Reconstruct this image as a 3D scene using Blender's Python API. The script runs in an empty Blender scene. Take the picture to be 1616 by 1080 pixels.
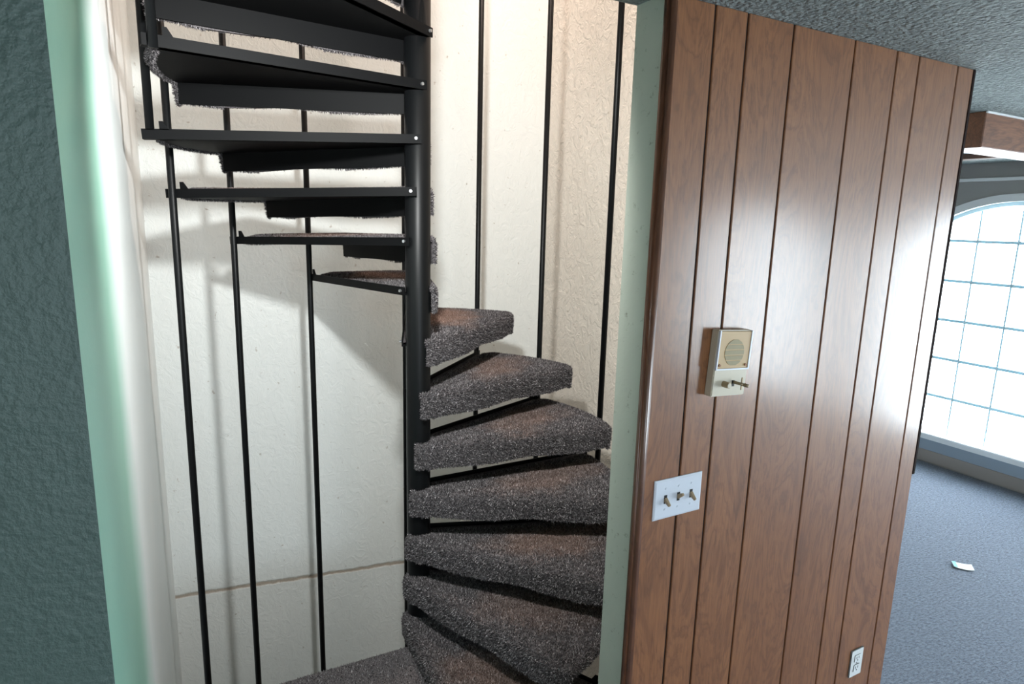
import bpy, bmesh, math, random
import numpy as np
from mathutils import Vector, Matrix

random.seed(7)
rng = np.random.default_rng(7)
SC = bpy.context.scene
COL = SC.collection
R_ = math.radians

# ------------------------------------------------------------------ camera
# World: X runs along the panelled wall (to the right), Y goes into the stairwell, Z up, room floor at 0.
H = 1.93                       # eye height
FPX, PITCH, ROLL, AZ = 1006.8, .1899, .0255, 1.0636
Rx = np.array([[1, 0, 0], [0, math.cos(PITCH), -math.sin(PITCH)], [0, math.sin(PITCH), math.cos(PITCH)]])
Rz = np.array([[math.cos(ROLL), -math.sin(ROLL), 0], [math.sin(ROLL), math.cos(ROLL), 0], [0, 0, 1]])
RC = Rz @ Rx
def lvl(v):                    # (right, down, forward) -> world
    rt, dn, fw = v
    return Vector((math.sin(AZ) * rt + math.cos(AZ) * fw, -math.cos(AZ) * rt + math.sin(AZ) * fw, -dn))
def ray(x, y):
    return lvl(RC.T @ np.array([(x - 808) / FPX, (y - 540) / FPX, 1.0]))
def on_y(x, y, Y):
    d = ray(x, y); p = d * (Y / d.y); p.z += H; return p
def on_x(x, y, X):
    d = ray(x, y); p = d * (X / d.x); p.z += H; return p
def on_z(x, y, Z):
    d = ray(x, y); p = d * ((Z - H) / d.z); p.z += H; return p

cd = bpy.data.cameras.new('camera'); cam = bpy.data.objects.new('camera', cd); COL.objects.link(cam)
cx, cyv, cz = lvl(RC.T @ np.array([1, 0, 0])), lvl(RC.T @ np.array([0, -1, 0])), lvl(RC.T @ np.array([0, 0, -1]))
M = Matrix((cx, cyv, cz)).transposed().to_4x4(); M.translation = (0, 0, H)
cam.matrix_world = M
cd.sensor_fit = 'HORIZONTAL'; cd.sensor_width = 36; cd.lens = FPX / 1616 * 36; cd.clip_start = .02
SC.camera = cam

# ------------------------------------------------------------------ light
SC.view_settings.view_transform = 'Standard'; SC.view_settings.look = 'None'
SC.view_settings.gamma = 1; SC.view_settings.use_curve_mapping = False
SC.view_settings.exposure = 0.0
W = bpy.data.worlds.new('sky'); SC.world = W; W.use_nodes = True
W.node_tree.nodes['Background'].inputs[0].default_value = (.80, .92, 1.0, 1)
W.node_tree.nodes['Background'].inputs[1].default_value = 17.0

def portal(loc, target, sx_, sy_):
    l = bpy.data.lights.new('window_portal', 'AREA'); l.shape = 'RECTANGLE'; l.size = sx_; l.size_y = sy_; l.cycles.is_portal = True
    o = bpy.data.objects.new('window_portal', l); COL.objects.link(o); o.location = loc
    o.rotation_euler = (Vector(target) - Vector(loc)).to_track_quat('-Z', 'Y').to_euler(); return o
def light(name, kind, loc, target, energy, color, **kw):
    l = bpy.data.lights.new(name, kind); l.energy = energy; l.color = color
    o = bpy.data.objects.new(name, l); COL.objects.link(o); o.location = loc
    if target is not None:
        o.rotation_euler = (Vector(target) - Vector(loc)).to_track_quat('-Z', 'Y').to_euler()
    for k, v in kw.items(): setattr(l, k, v)
    return o
# spotlight at the head of the doorway, just above the frame, aimed into the stairwell
light('doorway_spotlight', 'SPOT', (.46, 1.25, 2.39), (.95, 3.4, 1.4), 175, (.985, 1, .985), spot_size=R_(136), spot_blend=.75, shadow_soft_size=.05)
# lamp of the upper floor at the top of the stairwell
light('upstairs_lamp', 'AREA', (1.5, 2.75, 4.72), (1.4, 2.5, 0), 62, (1, .78, .67), shape='DISK', size=.25)

# ------------------------------------------------------------------ helpers
def obj(name, bm, mat, parent=None, smooth=False, loc=None, rotz=0.0):
    me = bpy.data.meshes.new(name)
    if isinstance(bm, bmesh.types.BMesh):
        bm.normal_update(); bm.to_mesh(me); bm.free()
    else:
        me.from_pydata(*bm); me.update()
    if smooth:
        for p in me.polygons: p.use_smooth = True
    if mat: me.materials.append(mat)
    o = bpy.data.objects.new(name, me); COL.objects.link(o)
    if loc: o.location = loc
    o.rotation_euler.z = rotz
    if parent: o.parent = parent
    return o
def inst(src, parent=None, loc=None, rotz=None):
    o = src.copy(); COL.objects.link(o); o.parent = parent
    if loc is not None: o.location = loc
    if rotz is not None: o.rotation_euler = (0, 0, rotz)
    return o
def empty(name, loc, rot=(0, 0, 0)):
    o = bpy.data.objects.new(name, None); COL.objects.link(o); o.location = loc; o.rotation_euler = rot
    o.empty_display_size = .05
    return o
def tag(o, label, cat=None, group=None):
    o['label'] = label
    if cat: o['category'] = cat
    if group: o['group'] = group
    return o
def struct(o, label, cat):
    o['kind'] = 'structure'; o['label'] = label; o['category'] = cat; return o
def add_box(bm, x0, x1, y0, y1, z0, z1, bev=0, seg=1):
    vs = [bm.verts.new((x, y, z)) for x in (x0, x1) for y in (y0, y1) for z in (z0, z1)]
    q = [(0, 1, 3, 2), (4, 6, 7, 5), (0, 4, 5, 1), (2, 3, 7, 6), (0, 2, 6, 4), (1, 5, 7, 3)]
    fs = [bm.faces.new([vs[i] for i in f]) for f in q]
    if bev:
        es = list({e for f in fs for e in f.edges})
        bmesh.ops.bevel(bm, geom=es, offset=bev, segments=seg, affect='EDGES', clamp_overlap=True)
    return bm
def box(x0, x1, y0, y1, z0, z1, bev=0, seg=1):
    return add_box(bmesh.new(), x0, x1, y0, y1, z0, z1, bev, seg)
def add_prism(bm, pts, z0, z1):
    a = [bm.verts.new((x, y, z0)) for x, y in pts]; b = [bm.verts.new((x, y, z1)) for x, y in pts]
    n = len(pts); fs = [bm.faces.new(a[::-1]), bm.faces.new(b)]
    for i in range(n): fs.append(bm.faces.new((a[i], a[(i + 1) % n], b[(i + 1) % n], b[i])))
    bmesh.ops.recalc_face_normals(bm, faces=fs)
    return bm
def add_cyl(bm, p, q, r, n=16, r2=None, bev=0):
    p, q = Vector(p), Vector(q); d = q - p; L = d.length
    m = Matrix.Translation((p + q) / 2) @ d.to_track_quat('Z', 'Y').to_matrix().to_4x4()
    bmesh.ops.create_cone(bm, cap_ends=True, segments=n, radius1=r, radius2=r if r2 is None else r2, depth=L, matrix=m)
    return bm
def cyl(p, q, r, n=16, r2=None): return add_cyl(bmesh.new(), p, q, r, n, r2)

# ------------------------------------------------------------------ materials
class N:
    def __init__(s, name):
        s.m = bpy.data.materials.new(name); s.m.use_nodes = True; s.t = s.m.node_tree
        s.b = s.t.nodes['Principled BSDF']; s.out = s.t.nodes['Material Output']
    def n(s, kind, **kw):
        x = s.t.nodes.new('ShaderNode' + kind)
        for k, v in kw.items():
            if isinstance(k, str) and hasattr(x, k): setattr(x, k, v)
        return x
    def link(s, a, b): s.t.links.new(a, b)
    def set(s, **kw):
        for k, v in kw.items():
            k = k.replace('_', ' ')
            for i in s.b.inputs:
                if i.name.lower() == k.lower():
                    i.default_value = v if not (isinstance(v, tuple) and len(v) == 3) else (*v, 1)
        return s
    def coord(s, scale=(1, 1, 1), kind='Object', loc=(0, 0, 0), rot=(0, 0, 0)):
        c = s.n('TexCoord'); m = s.n('Mapping')
        m.inputs['Scale'].default_value = scale; m.inputs['Location'].default_value = loc; m.inputs['Rotation'].default_value = rot
        s.link(c.outputs[kind], m.inputs[0]); return m.outputs[0]
    def geo(s, scale=(1, 1, 1)):
        g = s.n('NewGeometry'); m = s.n('Mapping'); m.inputs['Scale'].default_value = scale
        s.link(g.outputs['Position'], m.inputs[0]); return m.outputs[0]
    def noise(s, vec, scale, detail=4, rough=.6, dist=0):
        x = s.n('TexNoise'); x.inputs['Scale'].default_value = scale; x.inputs['Detail'].default_value = detail
        x.inputs['Roughness'].default_value = rough; x.inputs['Distortion'].default_value = dist
        s.link(vec, x.inputs['Vector']); return x.outputs['Fac']
    def ramp(s, fac, stops, interp='LINEAR'):
        x = s.n('ValToRGB'); x.color_ramp.interpolation = interp
        e = x.color_ramp.elements
        while len(e) < len(stops): e.new(.5)
        for i, (p, c) in enumerate(stops):
            e[i].position = p; e[i].color = (*c, 1) if isinstance(c, tuple) else (c, c, c, 1)
        s.link(fac, x.inputs[0]); return x.outputs[0]
    def mix(s, fac, a, b, mode='MIX'):
        x = s.n('Mix'); x.data_type = 'RGBA'; x.blend_type = mode
        for v, i in ((fac, 0), (a, 6), (b, 7)):
            if isinstance(v, (int, float)): x.inputs[i].default_value = v
            elif isinstance(v, tuple): x.inputs[i].default_value = (*v, 1)
            else: s.link(v, x.inputs[i])
        return x.outputs[2]
    def math(s, op, a, b=None, clamp=False):
        x = s.n('Math'); x.operation = op; x.use_clamp = clamp
        for v, i in ((a, 0), (b, 1)):
            if v is None: continue
            if isinstance(v, (int, float)): x.inputs[i].default_value = v
            else: s.link(v, x.inputs[i])
        return x.outputs[0]
    def col(s, sock): s.link(sock, s.b.inputs['Base Color']); return s
    def bump(s, h, strength=.5, dist=.005):
        x = s.n('Bump'); x.inputs['Strength'].default_value = strength; x.inputs['Distance'].default_value = dist
        s.link(h, x.inputs['Height']); s.link(x.outputs[0], s.b.inputs['Normal']); return s

def plain(name, c, rough=.5, metal=0, spec=.5):
    return N(name).set(base_color=c, roughness=rough, metallic=metal, specular_ior_level=spec).m

def mat_paint(name, c, var=.12, bump=.35, scale=90, rough=.6, spots=0.0, dist=.004, big=0):
    n = N(name).set(roughness=rough)
    p = n.geo()
    a = n.noise(p, 3.5, 4)
    c2 = tuple(v * (1 - var) for v in c)
    s = n.mix(a, c2, c)
    if spots:
        d = n.ramp(n.noise(p, 38, 3, .75), [(.62, 0.0), (.74, spots)])
        s = n.mix(d, s, (.12, .10, .07))
    n.col(s)
    h = n.noise(p, scale, 3, .55)
    if big: h = n.math('ADD', h, n.math('MULTIPLY', n.noise(p, scale / 7, 3, .6, 1.0), big))
    n.bump(h, bump, dist)
    return n.m

def mat_stairwall(name, c1, c2, glossy, bumpy, seam=False):
    n = N(name).set(roughness=glossy)
    p = n.geo()
    big = n.noise(p, 2.2, 4, .6)
    s = n.mix(big, c1, c2)
    dots = n.ramp(n.noise(p, 30, 2, .6), [(.70, 0.0), (.78, .55)])
    s = n.mix(dots, s, (.30, .24, .18))
    h = n.noise(n.geo((1, 1, .9)), 34, 5, .62, .6)
    h2 = n.ramp(n.noise(n.geo((1.2, 1.2, .9)), 16, 4, .6, 1.5), [(.42, 0.0), (.60, 1.0)])
    hh = n.math('ADD', n.math('MULTIPLY', h, .6), n.math('MULTIPLY', h2, .5))
    if seam:
        g = n.n('NewGeometry'); sp = n.n('SeparateXYZ'); n.link(g.outputs['Position'], sp.inputs[0])
        wob = n.math('MULTIPLY', n.math('SUBTRACT', n.noise(p, 9, 5, .7), .5), .035)
        dz = n.math('ABSOLUTE', n.math('ADD', n.math('ADD', sp.outputs[2], wob), .313))
        msk = n.ramp(dz, [(.006, 1.0), (.016, 0.0)])
        n.link(msk, n.n('Math').inputs[0])
        s = n.mix(n.math('MULTIPLY', msk, .75), s, (.34, .25, .17))
        hh = n.math('SUBTRACT', hh, n.math('MULTIPLY', msk, 1.2))
    n.col(s)
    n.bump(hh, bumpy, .006)
    return n.m

def mat_leftwall():
    n = N('green_to_white_paint').set(roughness=.45)
    p = n.geo()
    g = n.n('NewGeometry'); sp = n.n('SeparateXYZ'); n.link(g.outputs['Position'], sp.inputs[0])
    wob = n.math('MULTIPLY', n.math('SUBTRACT', n.noise(p, 5, 3), .5), .12)
    e = n.math('ADD', sp.outputs[1], wob)
    k = n.n('MapRange'); k.inputs[1].default_value = 1.72; k.inputs[2].default_value = 2.05
    n.link(e, k.inputs[0])
    a = n.mix(n.noise(p, 3, 4), (.22, .46, .36), (.30, .54, .43))
    b = n.mix(n.noise(p, 3, 4), (.70, .76, .77), (.80, .83, .82))
    n.col(n.mix(k.outputs[0], a, b))
    n.bump(n.noise(p, 70, 3), .15, .003)
    return n.m

def mat_wood(name, light, dark, vein, coat=.8, rough=.45, along=2, sc=1.0):
    n = N(name).set(roughness=rough, coat_weight=coat, coat_roughness=.2, coat_ior=1.56)
    oi = n.n('ObjectInfo')
    c = n.n('TexCoord'); off = n.n('VectorMath'); off.operation = 'ADD'
    mul = n.n('VectorMath'); mul.operation = 'SCALE'; mul.inputs[0].default_value = (7.3, 3.1, 11.7)
    n.link(oi.outputs['Random'], mul.inputs['Scale'])
    n.link(c.outputs['Object'], off.inputs[0]); n.link(mul.outputs[0], off.inputs[1])
    def mapped(scale):
        m = n.n('Mapping'); m.inputs['Scale'].default_value = scale; n.link(off.outputs[0], m.inputs[0]); return m.outputs[0]
    st = [1.0, 1.0, 1.0]; st[along] = .24
    st = [v * sc for v in st]
    fine = [v * sc for v in ((26, 26, 26))]; fine[along] *= .045
    warp = n.noise(mapped(tuple(st)), 7.0, 5, .62, 1.6)
    # cathedral figure: contour lines of a stretched noise field
    f = n.math('FRACT', n.math('MULTIPLY', warp, 8.0))
    lines = n.ramp(f, [(0.0, .9), (.18, .25), (.55, 0.0), (1.0, .75)])
    grain = n.noise(mapped(tuple(fine)), 9, 4, .6)
    st2 = [1.0, 1.0, 1.0]; st2[along] = .45
    knots = n.ramp(n.noise(mapped(tuple(v * sc for v in st2)), 6.5, 3, .55, .8), [(.62, 0.0), (.80, 1.0)])
    base = n.mix(n.ramp(n.noise(mapped(tuple(st)), 3.2, 3), [(.3, 0.0), (.7, 1.0)]), light, dark)
    s = n.mix(n.math('MULTIPLY', lines, .62), base, vein)
    s = n.mix(n.math('MULTIPLY', n.ramp(grain, [(.38, 0.0), (.72, 1.0)]), .45), s, vein)
    s = n.mix(n.math('MULTIPLY', knots, .55), s, tuple(v * .5 for v in vein))
    n.col(s)
    n.bump(grain, .06, .002)
    return n.m

def mat_popcorn():
    n = N('popcorn_ceiling').set(roughness=.9)
    p = n.geo()
    v = n.n('TexVoronoi'); v.inputs['Scale'].default_value = 75; n.link(p, v.inputs['Vector'])
    a = n.noise(p, 60, 4, .65)
    h = n.math('ADD', n.math('MULTIPLY', a, 1.3), n.math('MULTIPLY', v.outputs['Distance'], -.6))
    n.col(n.mix(n.ramp(a, [(.35, 0.0), (.65, 1.0)]), (.18, .205, .20), (.33, .37, .355)))
    n.bump(h, 1.0, .012)
    return n.m

def mat_roomcarpet():
    n = N('blue_grey_carpet').set(roughness=.95, specular_ior_level=.1, sheen_weight=.4)
    a = n.noise(n.geo((.6, 1.3, 1)), 75, 4, .75); b = n.noise(n.geo((.5, 1.2, 1)), 22, 5, .7)
    s = n.mix(n.ramp(a, [(.32, 0.0), (.70, 1.0)]), (.030, .038, .062), (.30, .36, .46))
    s = n.mix(n.math('MULTIPLY', b, .45), s, (.10, .12, .17))
    n.col(s); n.bump(n.math('ADD', a, n.math('MULTIPLY', b, .8)), 1.0, .012)
    return n.m

def mat_staircarpet(name, pile):
    n = N(name).set(roughness=.95, specular_ior_level=.1)
    c = n.coord()
    if pile:
        at = n.n('Attribute'); at.attribute_name = 'tone'
        v = at.outputs['Fac']
    else:
        v = n.noise(c, 210, 3, .7)
    s = n.ramp(v, [(.0, (.012, .011, .012)), (.40, (.070, .064, .067)), (.72, (.21, .195, .20)), (1.0, (.58, .55, .56))])
    # ground-in brown wear in the middle of the step
    oi = n.n('ObjectInfo')
    mp = n.n('Mapping'); mp.inputs['Location'].default_value = (-.56, .19, 0); n.link(c, mp.inputs[0])
    mp2 = n.n('Mapping'); mp2.inputs['Rotation'].default_value = (0, 0, R_(20)); mp2.inputs['Scale'].default_value = (1, 1.9, 0)
    n.link(mp.outputs[0], mp2.inputs[0])
    ln = n.n('VectorMath'); ln.operation = 'LENGTH'; n.link(mp2.outputs[0], ln.inputs[0])
    cv = n.n('VectorMath'); cv.operation = 'ADD'; n.link(c, cv.inputs[0])
    sv = n.n('CombineXYZ'); n.link(n.math('MULTIPLY', oi.outputs['Random'], 20.0), sv.inputs[2]); n.link(sv.outputs[0], cv.inputs[1])
    wob = n.math('MULTIPLY', n.math('SUBTRACT', n.noise(cv.outputs[0], 7, 4, .65), .5), .5)
    msk = n.ramp(n.math('ADD', ln.outputs['Value'], wob), [(.12, 1.0), (.34, 0.0)])
    sp = n.n('SeparateXYZ'); n.link(c, sp.inputs[0])
    top = n.ramp(sp.outputs[2], [(.0, 0.0), (.018, 1.0)])
    amt = n.math('MULTIPLY', n.math('MULTIPLY', msk, top), n.math('ADD', .25, n.math('MULTIPLY', oi.outputs['Random'], .45)))
    br = n.mix(v, (.17, .095, .065), (.52, .33, .25))
    s = n.mix(amt, s, br)
    n.col(s)
    if not pile: n.bump(v, .8, .006)
    return n.m

def mat_glass():
    n = N('window_glass')
    tr = n.n('BsdfTransparent'); gl = n.n('BsdfGlossy'); gl.inputs['Roughness'].default_value = .03
    lw = n.n('LayerWeight'); lw.inputs[0].default_value = .12
    mx = n.n('MixShader'); n.link(n.math('MULTIPLY', lw.outputs['Fresnel'], .5), mx.inputs[0])
    n.link(tr.outputs[0], mx.inputs[1]); n.link(gl.outputs[0], mx.inputs[2]); n.link(mx.outputs[0], n.out.inputs[0])
    return n.m

M_SHADEGREEN = mat_paint('shade_darkened_green', (.085, .130, .115), .15, .6, 75, .5, 0, .006, 1.2)  # pale green paint darkened to carry the wall's shade
M_PALEGREEN = mat_paint('pale_green_paint', (.47, .50, .43), .15, .2, 60, .5, .6)
M_LEFTWALL = mat_leftwall()
M_BACKWALL = mat_stairwall('white_plaster', (.79, .83, .82), (.75, .785, .77), .55, .38, True)
M_RIGHTWALL = mat_stairwall('cream_trowelled_plaster', (.62, .57, .50), (.72, .67, .60), .25, 1.0)
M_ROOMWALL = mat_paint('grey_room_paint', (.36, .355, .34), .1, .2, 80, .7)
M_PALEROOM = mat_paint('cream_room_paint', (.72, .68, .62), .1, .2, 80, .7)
M_CEIL = mat_popcorn()
M_CARPET = mat_roomcarpet()
M_PANEL = mat_wood('walnut_panel_veneer', (.37, .150, .055), (.275, .105, .037), (.115, .040, .015))
M_TRIMWOOD = mat_wood('dark_corner_moulding', (.17, .070, .034), (.13, .052, .025), (.06, .022, .011), .4, .3)
M_BEAMWOOD = mat_wood('stained_beam_wood', (.30, .125, .06), (.20, .08, .04), (.07, .028, .016), .1, .5, 0)
M_DARKEDGE = plain('dark_edge_stain', (.020, .010, .008), .8, 0, .1)
M_GROOVE = plain('groove_black', (.012, .007, .005), .6)
M_STEEL = N('black_painted_steel').set(base_color=(.004, .0045, .005), roughness=.42, specular_ior_level=.2).m
M_TREADSTEEL = N('matt_black_tread_steel').set(base_color=(.003, .0032, .0036), roughness=.6, specular_ior_level=.1).m
M_BOLT = plain('bare_bolt_steel', (.55, .56, .58), .35, .9)
M_STAIRC = mat_staircarpet('grey_stair_carpet', False)
M_PILE = mat_staircarpet('grey_stair_carpet_pile', True)
M_WHITE = plain('white_gloss_plastic', (.74, .78, .86), .3)
M_WHITETRIM = plain('white_trim_paint', (.80, .82, .82), .4)
M_GREYTRIM = plain('blue_grey_trim_paint', (.30, .36, .42), .5)
M_BEIGETRIM = plain('taupe_trim_paint', (.33, .29, .26), .6)
M_TAN = plain('tan_toggle_plastic', (.42, .31, .19), .4)
M_IVORY = plain('ivory_plastic', (.66, .59, .46), .4)
M_GOLD = N('aged_amber_plastic').set(base_color=(.56, .37, .17), roughness=.45).m
M_GRILLE = plain('grey_speaker_grille', (.36, .30, .17), .6)
M_SCREW = plain('rusty_screw', (.22, .08, .03), .5, .3)
M_BRASS = plain('dull_brass', (.33, .25, .15), .35, .6)
M_SLOT = plain('slot_black', (.01, .01, .01), .6)
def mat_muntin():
    n = N('glow_tinted_window_bar'); df = n.n('BsdfDiffuse'); df.inputs[0].default_value = (.7, .8, .82, 1)
    tl = n.n('BsdfTranslucent'); tl.inputs[0].default_value = (.035, .085, .10, 1); ad = n.n('AddShader')  # cyan translucency stands in for daylight glow on white-painted bars
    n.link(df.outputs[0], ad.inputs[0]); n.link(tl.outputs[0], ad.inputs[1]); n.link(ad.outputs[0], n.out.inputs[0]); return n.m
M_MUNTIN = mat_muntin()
M_GLASS = mat_glass()
M_PAPER = plain('white_paper', (.82, .80, .74), .7)
M_PAPERBLUE = plain('pale_blue_print', (.25, .60, .78), .7)
M_SHAFT = plain('shaft_concrete', (.35, .34, .32), .9)

# ------------------------------------------------------------------ the setting
CEIL = 2.44; DW = 1.20; DB = 1.31              # ceiling height, wall front, wall back
XL, XR, XE = -.119, 1.047, 2.337               # opening left, opening right, end of the panelled wall
P0 = Vector((XL, DW)); P1 = Vector((-.050, 3.93)); P2 = Vector((2.173, 3.563))
XW = 5.57                                      # window wall
YB, YF, XB = -4.4, 4.6, -2.6                   # room limits
ZLOW, ZTOP = -2.45, 4.9

# floor of the room (the stairwell is cut out of it)
bm = bmesh.new()
add_box(bm, XB, XW, YB, DB, -.12, 0); add_box(bm, XE - .02, XW, DB, YF, -.12, 0)
struct(obj('floor', bm, M_CARPET), 'blue-grey carpet floor of the bright room beyond the panelled wall', 'floor')
bm = bmesh.new()
add_box(bm, XB, XW, YB, DB, CEIL, CEIL + .28); add_box(bm, XE, XW, DB, YF, CEIL, CEIL + .28)
struct(obj('ceiling', bm, M_CEIL), 'grey-green popcorn textured ceiling above the wood panelling', 'ceiling')

# green wall left of the opening; its shade is darkened into the base colour
struct(obj('wall_front', box(XB, XL, DW, DB, 0, CEIL), M_SHADEGREEN), 'shade-darkened green textured wall at the left edge', 'wall')
# stairwell walls
def slab(name, a, b, t, z0, z1, mat):
    d = (b - a).normalized(); nrm = Vector((-d.y, d.x)) * t
    return obj(name, add_prism(bmesh.new(), [tuple(a), tuple(b), tuple(b + nrm), tuple(a + nrm)], z0, z1), mat)
struct(slab('wall_left', P0 + Vector((0, .001)), P1, .1, ZLOW, ZTOP, M_LEFTWALL), 'pale green and white side wall of the stairwell beside the shade-darkened green wall', 'wall')
struct(slab('wall_back', P1 + Vector((-.1, .0165)), P2 + Vector((.1, -.0165)), .1, ZLOW, ZTOP, M_BACKWALL), 'white plaster wall behind the spiral stairs', 'wall')
struct(slab('wall_right', P2 + Vector((0, .02)), Vector((2.215, DB)), .1, ZLOW, ZTOP, M_RIGHTWALL), 'cream trowelled plaster wall behind the right-hand balusters', 'wall')
bm = bmesh.new()
add_box(bm, XL - .1, 2.23, DW + .03, DB, CEIL + .28, ZTOP); add_box(bm, XL - .1, 2.23, DW + .03, DB, ZLOW, -.12)
struct(obj('wall_upper', bm, M_BACKWALL), 'white plaster of the stairwell front wall above and below the doorway', 'wall')
struct(obj('ceiling_stairwell', box(-.3, 2.4, DW, 4.1, ZTOP, ZTOP + .1), M_CEIL), 'ceiling closing the stairwell high above', 'ceiling')
struct(obj('floor_lower', box(-.3, 2.4, DW, 4.1, ZLOW - .1, ZLOW), M_SHAFT), 'lower level floor at the foot of the stairwell', 'floor')

# panelled wall: plastered core whose end is the pale green jamb, planks on its face
core = struct(obj('wall_panelled', box(XR, XE, DW + .012, DB, 0, CEIL), M_PALEGREEN), 'wood panelled wall right of the stair opening with pale green jamb', 'wall')
obj('panel_backing', box(XR + .004, XE - .002, DW + .005, DW + .012, 0, CEIL), M_GROOVE, core)
XS = [1.074, 1.196, 1.306, 1.474, 1.728, 1.925, 2.037, 2.248, 2.337]
for i in range(8):
    x0, x1 = XS[i], XS[i + 1]
    g0 = 0 if i == 0 else .0033; g1 = .0033 if i < 7 else 0
    o = obj('plank', box(-(x1 - x0) / 2 + g0, (x1 - x0) / 2 - g1, 0, .010, -CEIL / 2, CEIL / 2, .002), M_PANEL, core, loc=((x0 + x1) / 2, DW, CEIL / 2))
# side of the panelled block that faces the bright room
struct(obj('wall_side', box(2.325, XE - .001, DB, YF, 0, CEIL), M_ROOMWALL), 'side wall of the stair block facing the bright room', 'wall')
# rounded dark corner moulding between jamb and planks
bm = box(XR - .004, 1.0745, DW - .010, DW + .016, 0, CEIL, .008, 3)
struct(obj('trim_1', bm, M_TRIMWOOD, smooth=True), 'dark brown rounded corner moulding between jamb and wood panelling', 'trim')
# dark edge trim on the far end of the panelling, ends above a lower piece
struct(obj('trim_2', box(XE, XE + .014, DW - .002, DW + .06, 1.06, CEIL, .002), M_DARKEDGE), 'thin dark edge strip at the far end of the wood panelling', 'trim')

# bright room: walls, window wall
WC = [2.39, -.02, -2.43]        # window centres (Y)
WHW = .825; SILL = .25; APEX = H + .235; RAD = 1.02
SPRING = APEX - (RAD - math.sqrt(RAD * RAD - WHW * WHW))
def arch_z(dy, grow=0.0):
    r = RAD + grow; return (APEX - RAD) + math.sqrt(max(r * r - dy * dy, 0))
def window_wall():
    """flat wall with three arched openings, built as vertical strips"""
    bm = bmesh.new()
    t = .16
    edges = [YB]
    for c in sorted(WC): edges += [c - WHW, c + WHW]
    edges.append(YF)
    for i in range(0, len(edges), 2):
        add_box(bm, XW, XW + t, edges[i], edges[i + 1], 0, CEIL + .28)
    for c in WC:
        add_box(bm, XW, XW + t, c - WHW, c + WHW, 0, SILL)
        n = 24
        for k in range(n):
            a = -WHW + 2 * WHW * k / n; b = a + 2 * WHW / n
            z0, z1 = arch_z(a), arch_z(b)
            vs = []
            for x in (XW, XW + t):
                vs += [bm.verts.new((x, c + a, z0)), bm.verts.new((x, c + b, z1)), bm.verts.new((x, c + b, CEIL + .28)), bm.verts.new((x, c + a, CEIL + .28))]
            for f in ((0, 1, 2, 3), (7, 6, 5, 4), (0, 4, 5, 1), (3, 2, 6, 7)): bm.faces.new([vs[j] for j in f])
    bmesh.ops.recalc_face_normals(bm, faces=bm.faces)
    return bm
struct(obj('wall_window', window_wall(), M_ROOMWALL), 'grey wall around the arched window of the bright room', 'wall')
RW = (-.6, 1.0, .8, 2.1)      # unseen window added behind the camera as daylight fill
bm = bmesh.new()
for q in ((XB, RW[0], 0, CEIL), (RW[1], XW, 0, CEIL), (RW[0], RW[1], 0, RW[2]), (RW[0], RW[1], RW[3], CEIL)):
    add_box(bm, q[0], q[1], YB - .1, YB, q[2], q[3])
struct(obj('wall_behind', bm, M_PALEROOM), 'cream wall behind the camera', 'wall')
rwin = struct(empty('window_4', (RW[0], YB - .05, RW[2])), 'plain window added behind the camera for fill daylight', 'window')
rw_, rh_ = RW[1] - RW[0], RW[3] - RW[2]
for nm, q in (('sill', (0, rw_, 0, .04)), ('head', (0, rw_, rh_ - .04, rh_)), ('side_frame', (0, .04, .04, rh_ - .04)), ('side_frame', (rw_ - .04, rw_, .04, rh_ - .04)), ('mullion', (rw_ / 2 - .02, rw_ / 2 + .02, .04, rh_ - .04))):
    obj(nm, box(q[0], q[1], -.03, .03, q[2], q[3]), M_WHITETRIM, rwin)
for x0, x1 in ((.04, rw_ / 2 - .02), (rw_ / 2 + .02, rw_ - .04)):
    bm = bmesh.new(); bm.faces.new([bm.verts.new((x, 0, z)) for x, z in ((x0, .04), (x1, .04), (x1, rh_ - .04), (x0, rh_ - .04))]); obj('pane', bm, M_GLASS, rwin)
portal(((RW[0] + RW[1]) / 2, YB - .12, (RW[2] + RW[3]) / 2), ((RW[0] + RW[1]) / 2, 0, (RW[2] + RW[3]) / 2), rw_, rh_)
for c in WC: portal((XW + .18, c, 1.22), (0, c, 1.22), 2 * WHW, 2.0)
struct(obj('wall_hall', box(XB - .1, XB, YB, DB, 0, CEIL), M_PALEROOM), 'far left wall of the hall outside the frame', 'wall')
struct(obj('wall_far', box(XE, XW, YF, YF + .1, 0, CEIL), M_ROOMWALL), 'far wall of the bright room behind the stair block', 'wall')

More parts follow.
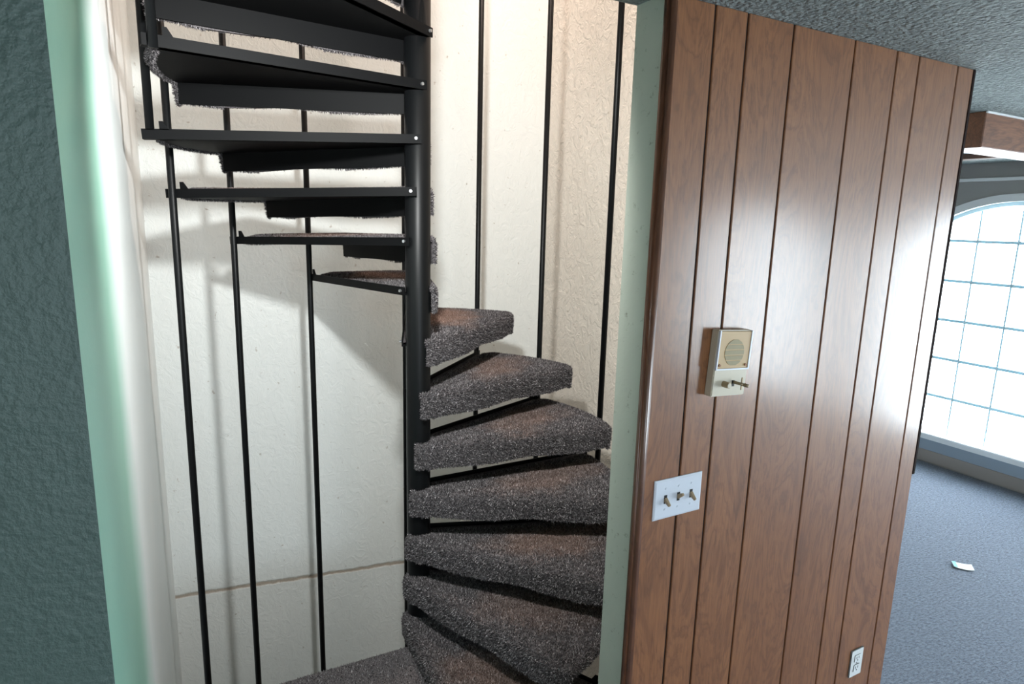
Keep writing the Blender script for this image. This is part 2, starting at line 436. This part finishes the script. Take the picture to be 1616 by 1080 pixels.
PW, PH = .275, .32
def make_window(idx, c):
    root = empty('window_%d' % idx, (XW, c, SILL)); struct(root, ['arched white multi-pane window glowing with daylight', 'second arched window further right outside the frame', 'third arched window outside the frame'][idx - 1], 'window')
    L = lambda o: setattr(o, 'location', (0, 0, 0))
    def put(name, bm, mat):
        o = obj(name, bm, mat, root); return o
    # casing: arched band and two legs, proud of the wall
    bm = bmesh.new(); n = 28; w = .045
    rows = []
    def ring(grow):
        pts = [(-WHW - grow, 0.0)]
        for k in range(n + 1):
            a = -WHW - grow + 2 * (WHW + grow) * k / n
            rr = RAD + grow
            pts.append((a, (APEX - RAD) + math.sqrt(max(rr * rr - a * a, 0)) - SILL))
        pts.append((WHW + grow, 0.0)); return pts
    inn, out = ring(-.012), ring(w)
    for (x0, x1) in ((-.022, .05),):
        v = [[bm.verts.new((x, p[0], p[1])) for p in r] for x in (x0, x1) for r in (inn, out)]
        m = len(inn)
        for k in range(m - 1):
            bm.faces.new((v[0][k], v[0][k + 1], v[1][k + 1], v[1][k]))
            bm.faces.new((v[2][k], v[3][k], v[3][k + 1], v[2][k + 1]))
            bm.faces.new((v[0][k], v[2][k], v[2][k + 1], v[0][k + 1]))
            bm.faces.new((v[1][k], v[1][k + 1], v[3][k + 1], v[3][k]))
    bmesh.ops.recalc_face_normals(bm, faces=bm.faces)
    put('casing', bm, M_WHITETRIM)
    # inner sash frame: thin arched band
    bm = bmesh.new(); a_, b_ = ring(-.012), ring(-.04)
    v = [[bm.verts.new((x, p[0], p[1])) for p in r] for x in (.03, .075) for r in (a_, b_)]
    for k in range(len(a_) - 1):
        bm.faces.new((v[0][k], v[0][k + 1], v[1][k + 1], v[1][k])); bm.faces.new((v[2][k], v[3][k], v[3][k + 1], v[2][k + 1]))
        bm.faces.new((v[1][k], v[1][k + 1], v[3][k + 1], v[3][k])); bm.faces.new((v[0][k], v[2][k], v[2][k + 1], v[0][k + 1]))
    bmesh.ops.recalc_face_normals(bm, faces=bm.faces)
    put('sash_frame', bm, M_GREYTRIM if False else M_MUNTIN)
    # muntins
    ys = [k * PW for k in range(-2, 3)]; zs = [k * PH for k in range(1, 6)]
    for y in ys:
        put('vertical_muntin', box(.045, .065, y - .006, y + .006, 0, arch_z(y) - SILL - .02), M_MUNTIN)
    for z in zs:
        hw = WHW - .02
        if z + SILL > SPRING: hw = min(hw, math.sqrt(max(RAD ** 2 - (z + SILL - APEX + RAD) ** 2, 0)) - .02)
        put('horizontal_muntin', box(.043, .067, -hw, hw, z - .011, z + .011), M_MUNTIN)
    # panes
    allz = [0] + zs + [None]
    ally = [-WHW + .03] + ys + [WHW - .03]
    for i in range(len(ally) - 1):
        for j in range(len(allz) - 1):
            y0, y1 = ally[i], ally[i + 1]; z0 = allz[j]
            pts = []
            zt0, zt1 = arch_z(y0) - SILL - .02, arch_z(y1) - SILL - .02
            cap = 9 if allz[j + 1] is None else allz[j + 1]
            if max(zt0, zt1) <= z0 + .01: continue
            tops = [(y1 + (y0 - y1) * k / 4) for k in range(5)]
            pts = [(y0, z0), (y1, z0)] + [(y, max(z0 + .001, min(cap, arch_z(y) - SILL - .02))) for y in tops]
            bm = bmesh.new()
            bm.faces.new([bm.verts.new((.055, a, b)) for a, b in pts])
            put('pane', bm, M_GLASS)
    # sill board, apron, baseboard below
    put('sill', box(-.06, .12, -WHW - .06, WHW + .06, -.035, .014, .006, 2), M_WHITETRIM)
    return root
for i, c in enumerate(WC): make_window(i + 1, c)
struct(obj('trim_3', box(XW - .022, XW, YB, YF, .115, .215, .003), M_GREYTRIM), 'blue-grey apron board under the window sill', 'trim')
struct(obj('baseboard_window', box(XW - .018, XW, YB, YF, .012, .115, .003), M_BEIGETRIM), 'taupe baseboard below the arched window', 'baseboard')
struct(obj('trim_4', box(XW - .03, XW, YB, YF, H + .375, H + .40, .004), M_WHITETRIM), 'pale picture rail above the arched window', 'trim')
struct(obj('trim_5', box(XW - .75, XW - .65, 1.7, YF, CEIL - .035, CEIL, .004), M_TRIMWOOD), 'thin dark ceiling batten in front of the window wall', 'trim')
# stained wood beams wrapping a ceiling corner
bx, by, bz = 3.17, 1.55, H + .36
beam = empty('trim_6', (bx, by, bz)); struct(beam, 'stained wooden ceiling beam corner above the arched window', 'beam')
obj('beam_arm', box(0, XW - bx, 0, .16, 0, CEIL - bz, .004), M_BEAMWOOD, beam)
b2 = obj('beam_return', box(0, .16, .16, 2.6, 0, CEIL - bz, .004), M_TRIMWOOD, beam)
obj('caulk_line', box(-.004, XW - bx, -.008, 0, CEIL - bz - .008, CEIL - bz, .001), M_WHITETRIM, beam)

# ------------------------------------------------------------------ spiral staircase
PC = Vector((.916, 2.445)); RR = .9135; RP = .0505; RISE = .193
def circle_hit(x, y):
    d = ray(x, y); u = Vector((d.x, d.y)).normalized(); b = u.dot(PC)
    t = b + math.sqrt(max(RR * RR - (PC.length_squared - b * b), 0)); p = u * t - PC
    return math.atan2(p.y, p.x)
A = [circle_hit(x, 350) for x in (275.3, 367, 485.7, 638, 755, 858, 963)]      # b1..b7
STEP = R_(27)
stairs = tag(empty('spiral_staircase', (PC.x, PC.y, 0)), 'black steel spiral staircase with grey carpeted steps in the white stairwell', 'staircase')
obj('center_pole', cyl((0, 0, ZLOW), (0, 0, ZTOP), RP, 40), M_STEEL, stairs, True)
# treads: (angle of the rear edge, height)
D_ = R_
TR = [(D_(247), 2.805), (D_(220), 2.61), (D_(194), 2.42), (D_(175), 2.225), (A[0], 2.030), (A[1], 1.838), (A[2], 1.640), (A[3], 1.425),
      (A[4], 1.203), (D_(26.5), .985), (D_(5), .776), (D_(-15.3), .569), (D_(-35.5), .375), (D_(-58), .18)]

SPAN = R_(39); RO = .905
def pol(r, a): return Vector((r * math.cos(a), r * math.sin(a)))
rear_in, rear_out = pol(.062, R_(78)), pol(RO, R_(-.6))
nose_in = pol(.085, -SPAN - R_(62))
def rounded(pa, pb, pc, r, n=5):
    d1, d2 = (pa - pb).normalized(), (pc - pb).normalized()
    a, c = pb + d1 * r, pb + d2 * r
    return [(a * (1 - t) ** 2 + pb * 2 * t * (1 - t) + c * t * t) for t in [k / n for k in range(n + 1)]]
arc = [pol(RO, -SPAN * k / 6) for k in range(7)]
nose_out = arc[-1]
inner_wrap = pol(.075, -SPAN - R_(105))
path = [rear_out] + arc[1:-1] + rounded(arc[-2], nose_out, nose_in, .03) + [nose_out.lerp(nose_in, f) for f in (.2, .35, .5, .65, .8)] + rounded(nose_out, nose_in, inner_wrap, .03, 4) + [inner_wrap]
DROP0, DROP1 = .012, .084
def carpet_mesh():
    bm = bmesh.new()
    n = len(path); cen = Vector((.42, -.13))
    rings = []
    for i, p in enumerate(path):
        a = path[max(i - 1, 0)]; b = path[min(i + 1, n - 1)]
        tg = (b - a).normalized(); inn = Vector((-tg.y, tg.x))
        if inn.dot(cen - p) < 0: inn = -inn
        f = 0.0 if i < 8 else 1.0; dr = DROP0 + (DROP1 - DROP0) * f
        wv = f * (.004 * math.sin(i * 1.9) + .003 * math.sin(i * 4.1))
        zs_ = .3 if i == 0 else 1
        prof = [(.034, .026), (.016, .023), (.004, .011), (0, -.008), (.001, -dr * .55), (.004 + wv * .3, -dr + wv), (.018, -dr + wv), (.020, -.004)]
        rings.append([bm.verts.new((p.x + inn.x * k, p.y + inn.y * k, z * zs_)) for k, z in prof])
    for i in range(n - 1):
        for k in range(7):
            bm.faces.new((rings[i][k], rings[i][k + 1], rings[i + 1][k + 1], rings[i + 1][k]))
    bm.faces.new(rings[0]); bm.faces.new(rings[-1][::-1])
    # top sheet
    ri = [bm.verts.new((rear_in.x, rear_in.y, .004)), ]
    ro = [bm.verts.new((rear_out.x * .97, rear_out.y - .002, .018))]
    loop = [r[0] for r in rings] + ri
    top = bm.faces.new(loop)
    bmesh.ops.triangulate(bm, faces=[top])
    # rear edge of the sheet
    a, b = ri[0], rings[0][0]
    c = bm.verts.new((a.co.x, a.co.y, .002)); d = bm.verts.new((b.co.x, b.co.y, .002))
    bm.faces.new((a, b, d, c))
    bm.verts.remove(ro[0])
    bmesh.ops.recalc_face_normals(bm, faces=bm.faces)
    if max(bm.faces, key=lambda f: f.calc_area()).normal.z < 0:
        bmesh.ops.reverse_faces(bm, faces=bm.faces)
    return bm
def pile_mesh(src, count, length, width, keep=None, name='carpet_pile', reject=None):
    src.calc_loop_triangles()
    vt = np.array([v.co for v in src.vertices]); tri = np.array([t.vertices for t in src.loop_triangles])
    nr = np.array([t.normal for t in src.loop_triangles])
    a, b, c = vt[tri[:, 0]], vt[tri[:, 1]], vt[tri[:, 2]]
    ar = np.linalg.norm(np.cross(b - a, c - a), axis=1) / 2
    if keep is not None: ar = ar * keep((a + b + c) / 3, nr)
    k = rng.choice(len(ar), count, p=ar / ar.sum())
    u, v = rng.random(count), rng.random(count); s = u + v > 1; u[s], v[s] = 1 - u[s], 1 - v[s]
    p = a[k] + (b - a)[k] * u[:, None] + (c - a)[k] * v[:, None]
    if reject is not None:
        ok = ~reject(p); p = p[ok]; k = k[ok]; count = len(p)
    d = nr[k] + rng.normal(0, .42, (count, 3)); d /= np.linalg.norm(d, axis=1)[:, None]
    sd = np.cross(d, rng.normal(0, 1, (count, 3))); sd /= np.linalg.norm(sd, axis=1)[:, None]
    L = length * rng.uniform(.55, 1.25, count)[:, None]; w = width * rng.uniform(.6, 1.3, count)[:, None]
    V = np.empty((count * 3, 3)); V[0::3] = p - sd * w; V[1::3] = p + sd * w; V[2::3] = p + d * L
    me = bpy.data.meshes.new(name); me.vertices.add(count * 3); me.vertices.foreach_set('co', V.ravel())
    me.loops.add(count * 3); me.loops.foreach_set('vertex_index', np.arange(count * 3))
    me.polygons.add(count); me.polygons.foreach_set('loop_start', np.arange(count) * 3)
    me.update(calc_edges=True)
    t = np.repeat(rng.beta(1.7, 1.8, count), 3)
    at = me.attributes.new('tone', 'FLOAT', 'POINT'); at.data.foreach_set('value', t.astype(np.float32))
    me.materials.append(M_PILE)
    return me
cm = carpet_mesh()
carpet_me = bpy.data.meshes.new('carpet'); cm.normal_update(); cm.to_mesh(carpet_me); cm.free(); carpet_me.materials.append(M_STAIRC)
def tread_keep(c, n):   # pile on the outer faces only, not on the hidden inside of the skirt
    inside = (n[:, 2] < .2) & (np.hypot(c[:, 0], c[:, 1]) < .87) & ((n[:, 0] * (c[:, 0] - .42) + n[:, 1] * (c[:, 1] + .13)) < 0)
    return np.where(inside, 0.0, 1.0)
def near_rear(p):
    dr = (rear_out - rear_in).normalized()
    return (p[:, 1] - rear_in.y) * dr.x - (p[:, 0] - rear_in.x) * dr.y > -.035
pile_me = pile_mesh(carpet_me, 70000, .0095, .0016, tread_keep, reject=near_rear)

def frame_mesh():
    bm = bmesh.new()
    # pan under the carpet
    add_prism(bm, [tuple(rear_in), tuple(rear_out * .985)] + [tuple(p * .985) for p in arc[1:-1]] + [tuple(nose_out * .97), tuple(nose_in * .9)], -.010, -.003)
    # rear angle bar, runs a little past the baluster
    d = (rear_out - rear_in).normalized(); nn = Vector((-d.y, d.x)); e = rear_out + d * .035
    add_prism(bm, [tuple(rear_in - d * .01), tuple(e), tuple(e + nn * .006), tuple(rear_in - d * .01 + nn * .006)], -.010, .023)
    add_prism(bm, [tuple(rear_in), tuple(e), tuple(e - nn * .03), tuple(rear_in - nn * .03)], -.010, -.006)
    # nose flange behind the carpet skirt
    q0, q1 = nose_in * 1.0, nose_out * .97
    dn = (q1 - q0).normalized(); n2 = Vector((-dn.y, dn.x))
    add_prism(bm, [tuple(q0 + n2 * .024), tuple(q1 + n2 * .024), tuple(q1 + n2 * .030), tuple(q0 + n2 * .030)], -.085, -.003)
    # lug that clamps the baluster
    l = rear_out - d * .02
    vs = [(0, .020), (.0, .048), (-.012, .048), (-.030, .020)]
    va = [bm.verts.new((l.x + d.x * s + nn.x * .0, l.y + d.y * s + nn.y * .0, z)) for s, z in vs]
    vb = [bm.verts.new((l.x + d.x * s + nn.x * .006, l.y + d.y * s + nn.y * .006, z)) for s, z in vs]
    fs = [bm.faces.new(va), bm.faces.new(vb[::-1])] + [bm.faces.new((va[i], vb[i], vb[(i + 1) % 4], va[(i + 1) % 4])) for i in range(4)]
    bmesh.ops.recalc_face_normals(bm, faces=fs)
    return bm
proto_frame = None
TILT = [0, 0, .3, 2.6, 2.0, 1.7, 1.2, 0, .6, 0, 0, 0, 0, 0]     # the old outer ends sag a little
for i, (a, z) in enumerate(TR):
    if proto_frame is None:
        t = obj('tread', frame_mesh(), M_TREADSTEEL, stairs); proto_frame = t
        d = (rear_out - rear_in).normalized(); nn = Vector((-d.y, d.x)); pb = rear_in + d * .012
        bolt0 = obj('bolt', cyl((pb.x, pb.y, .008), (pb.x + nn.x * .014, pb.y + nn.y * .014, .008), .006, 6), M_BOLT, t)
        c0 = bpy.data.objects.new('carpet', carpet_me); COL.objects.link(c0); c0.parent = t
        p0 = bpy.data.objects.new('carpet_pile', pile_me); COL.objects.link(p0); p0.parent = t
        c0['label'] = 'worn grey carpet wrapped over the step'
        p0['kind'] = 'stuff'; p0['label'] = 'short grey carpet pile'
        t.location = (0, 0, z - .01); t.rotation_euler = (0, 0, a)
    else:
        t = inst(proto_frame, stairs, (0, 0, z - .01), a)
        for s in (bolt0, c0, p0): inst(s, t)
    t.rotation_euler.y = R_(TILT[i])
    if i >= 12: t.scale = (.97, .97, 1)
# balusters
rod = None
def baluster(a, z0, z1):
    global rod
    bm = cyl((0, 0, 0), (0, 0, z1 - z0), .0138, 14)
    o = obj('baluster', bm, M_STEEL, stairs, True, loc=(RR * math.cos(a), RR * math.sin(a), z0))
    return o
for a in A[:-1]: baluster(a, ZLOW, ZTOP - .02)
baluster(A[-1], .74, ZTOP - .02)
baluster(D_(175), TR[3][1] - .03, ZTOP - .02)
baluster(D_(194), TR[2][1] - .03, ZTOP - .02)
baluster(D_(220), TR[1][1] - .03, ZTOP - .02)

# carpeted landing in front of the first step
LZ = .085
lp = [(P0.x + .02 - PC.x, DB + .005 - PC.y), (.10, DB + .005 - PC.y), (.085, -.06), (-.06, -.058), (-.85, -.035), (-.97, -.035)]
lp[0] = (-1.02, DB + .005 - PC.y)
bm = add_prism(bmesh.new(), lp, -.09, 0)
bmesh.ops.bevel(bm, geom=[e for e in bm.edges if abs(e.verts[0].co.z) < 1e-6 and abs(e.verts[1].co.z) < 1e-6], offset=.012, segments=2, affect='EDGES')
land = obj('landing', bm, M_STAIRC, stairs, loc=(0, 0, LZ))
lpile = pile_mesh(land.data, 60000, .0095, .0013, lambda c, n: np.where((n[:, 2] > .2) | (n[:, 1] > .3), 1.0, 0.0) * (1 + 0 * c[:, 0]))
o = bpy.data.objects.new('carpet_pile', lpile); COL.objects.link(o); o.parent = land; o['kind'] = 'stuff'; o['label'] = 'short grey carpet pile'

# ------------------------------------------------------------------ things on the panelled wall
# wall intercom
ix, iz = 1.3285, 1.566
ic = tag(empty('wall_intercom', (ix, DW, iz), (0, R_(3.2), 0)), 'ivory wall intercom with amber speaker grille on the wood panelling', 'intercom')
IW, IH, ID = .126, .180, .026
bm = bmesh.new()
vs_f = [(-IW / 2, -ID, -IH / 2), (IW / 2, -ID, -IH / 2), (IW / 2, -ID, IH / 2), (-IW / 2, -ID, IH / 2)]
add_box(bm, -IW / 2, IW / 2, -ID, 0, -IH / 2, IH / 2, .0025, 2)
obj('body', bm, M_IVORY, ic)
bm = box(-IW / 2 + .005, IW / 2 - .006, -ID - .003, -ID + .001, -IH / 2 + .077, IH / 2 - .003, .0008)
gp = obj('speaker_plate', bm, M_GOLD, ic); gp['label'] = 'amber speaker plate'
# bright rim around the plate
bm = bmesh.new()
add_box(bm, -IW / 2 + .001, -IW / 2 + .005, -ID - .005, -ID + .001, -IH / 2 + .073, IH / 2 - .001)
add_box(bm, IW / 2 - .006, IW / 2 - .001, -ID - .005, -ID + .001, -IH / 2 + .073, IH / 2 - .001)
add_box(bm, -IW / 2 + .005, IW / 2 - .006, -ID - .005, -ID + .001, -IH / 2 + .073, -IH / 2 + .077)
obj('rim', bm, M_WHITE, ic)
# round grille of five bars
rg = .036; gc = .030
for k in range(5):
    z0 = gc - rg + k * (2 * rg / 5) + .0012; z1 = gc - rg + (k + 1) * (2 * rg / 5) - .0012
    pts = []
    for zz in (z0, (z0 + z1) / 2, z1):
        pts.append((math.sqrt(max(rg * rg - (zz - gc) ** 2, 0)), zz))
    loop = [(-x, z) for x, z in pts] + [(x, z) for x, z in reversed(pts)]
    bm = bmesh.new()
    f = [bm.verts.new((x, -ID - .0042, z)) for x, z in loop]; b = [bm.verts.new((x, -ID - .002, z)) for x, z in loop]
    bm.faces.new(f); bm.faces.new(b[::-1])
    for i in range(6): bm.faces.new((f[i], f[(i + 1) % 6], b[(i + 1) % 6], b[i]))
    bmesh.ops.recalc_face_normals(bm, faces=bm.faces)
    obj('grille_bar', bm, M_GRILLE, gp)
for x in (-.051, .047): obj('screw', cyl((x, -ID - .006, -.004), (x, -ID - .002, -.004), .0035, 10), M_SCREW, gp)
kb = obj('volume_knob', cyl((-.022, -ID - .020, -.056), (-.022, -ID, -.056), .0085, 20), M_BRASS, ic, False)
obj('knob_cap', cyl((-.022, -ID - .0215, -.056), (-.022, -ID - .0195, -.056), .0068, 20), M_IVORY, kb)
obj('lever_slot', box(.008, .018, -ID - .0012, -ID, -.064, -.047), M_SLOT, ic)
lv = obj('talk_lever', cyl((.013, -ID - .001, -.052), (.028, -ID - .026, -.055), .0042, 12), M_BRASS, ic, True)
obj('lever_tip', cyl((.028, -ID - .026, -.055), (.034, -ID - .036, -.0562), .0055, 12, .0045), M_BRASS, lv, True)
obj('cross_bar', box(.0235, .0265, -ID - .021, -ID - .018, -.070, -.036), M_BRASS, lv)

# triple switch plate
sx, sz = 1.192, 1.2035; SWW, SWH = .170, .113
sw = tag(empty('light_switch', (sx, DW, sz)), 'white triple light switch plate with tan toggles on the wood panelling', 'light switch')
bm = bmesh.new()
a = [bm.verts.new((x, 0, z)) for x, z in ((-SWW / 2, -SWH / 2), (SWW / 2, -SWH / 2), (SWW / 2, SWH / 2), (-SWW / 2, SWH / 2))]
b = [bm.verts.new((x, -.0055, z)) for x, z in ((-SWW / 2 + .005, -SWH / 2 + .005), (SWW / 2 - .005, -SWH / 2 + .005), (SWW / 2 - .005, SWH / 2 - .005), (-SWW / 2 + .005, SWH / 2 - .005))]
m_ = [bm.verts.new((v.co.x, -.003, v.co.z)) for v in a]
bm.faces.new(a[::-1]); bm.faces.new(b)
for i in range(4):
    bm.faces.new((a[i], a[(i + 1) % 4], m_[(i + 1) % 4], m_[i])); bm.faces.new((m_[i], m_[(i + 1) % 4], b[(i + 1) % 4], b[i]))
bmesh.ops.recalc_face_normals(bm, faces=bm.faces)
obj('plate', bm, M_WHITE, sw)
for x, up in ((-.046, -1), (0.0, 1), (.046, -1)):
    obj('toggle_slot', box(x - .005, x + .005, -.0062, -.004, -.012, .012), M_SLOT, sw)
    bm = bmesh.new(); tip = Vector((x, -.0235, up * .0125)); bas = Vector((x, -.004, -up * .001))
    dirv = (tip - bas).normalized(); side = Vector((1, 0, 0)); upv = dirv.cross(side)
    lo = [bas + side * sx_ * .0046 + upv * sz_ * .0062 for sx_, sz_ in ((-1, -1), (1, -1), (1, 1), (-1, 1))]
    hi = [tip + side * sx_ * .0036 + upv * sz_ * .0034 for sx_, sz_ in ((-1, -1), (1, -1), (1, 1), (-1, 1))]
    va = [bm.verts.new(p) for p in lo]; vb = [bm.verts.new(p) for p in hi]
    bm.faces.new(va); bm.faces.new(vb)
    for i in range(4): bm.faces.new((va[i], va[(i + 1) % 4], vb[(i + 1) % 4], vb[i]))
    bmesh.ops.recalc_face_normals(bm, faces=bm.faces)
    bmesh.ops.bevel(bm, geom=list(bm.edges), offset=.001, segments=2, affect='EDGES')
    obj('toggle', bm, M_TAN, sw)
    for zz in (-.030, .030): obj('screw', cyl((x, -.0068, zz), (x, -.005, zz), .0032, 10), M_WHITE, sw)

# duplex outlet near the floor
ox, oz = 2.146, .3625
ou = tag(empty('wall_outlet', (ox, DW, oz)), 'white duplex power outlet low on the wood panelling', 'outlet')
obj('plate', box(-.036, .036, -.006, 0, -.0565, .0565, .003, 2), M_WHITETRIM, ou)
for zz in (-.020, .020):
    r = obj('receptacle', box(-.017, .017, -.0082, -.005, zz - .0145, zz + .0145, .004, 2), M_WHITETRIM, ou)
    for x in (-.0065, .0065): obj('slot', box(x - .0012, x + .0012, -.0088, -.0078, zz - .002, zz + .007), M_SLOT, r)
    obj('ground_hole', cyl((0, -.0088, zz - .008), (0, -.0078, zz - .008), .0026, 10), M_SLOT, r)
obj('screw', cyl((0, -.0078, 0), (0, -.0055, 0), .003, 10), M_BOLT, ou)

# card lying on the carpet
pc_ = on_z(1519, 896, 0.0)
card = tag(empty('paper_card', (pc_.x, pc_.y, .004), (0, 0, R_(-52))), 'small white paper card lying on the blue-grey carpet', 'paper')
bm = bmesh.new(); nx, ny = 6, 4
g = [[bm.verts.new((-.05 + .10 * i / nx, -.036 + .072 * j / ny, .002 + .006 * ((i / nx - .5) ** 2) * 4)) for j in range(ny + 1)] for i in range(nx + 1)]
for i in range(nx):
    for j in range(ny): bm.faces.new((g[i][j], g[i + 1][j], g[i + 1][j + 1], g[i][j + 1]))
ret = bmesh.ops.extrude_face_region(bm, geom=list(bm.faces))
for v in [e for e in ret['geom'] if isinstance(e, bmesh.types.BMVert)]: v.co.z += .0012
bmesh.ops.recalc_face_normals(bm, faces=bm.faces)
obj('sheet', bm, M_PAPER, card)
obj('printed_corner', box(-.049, -.030, -.034, .034, .0085, .0092), M_PAPERBLUE, card)
SC.cycles.use_denoising = True
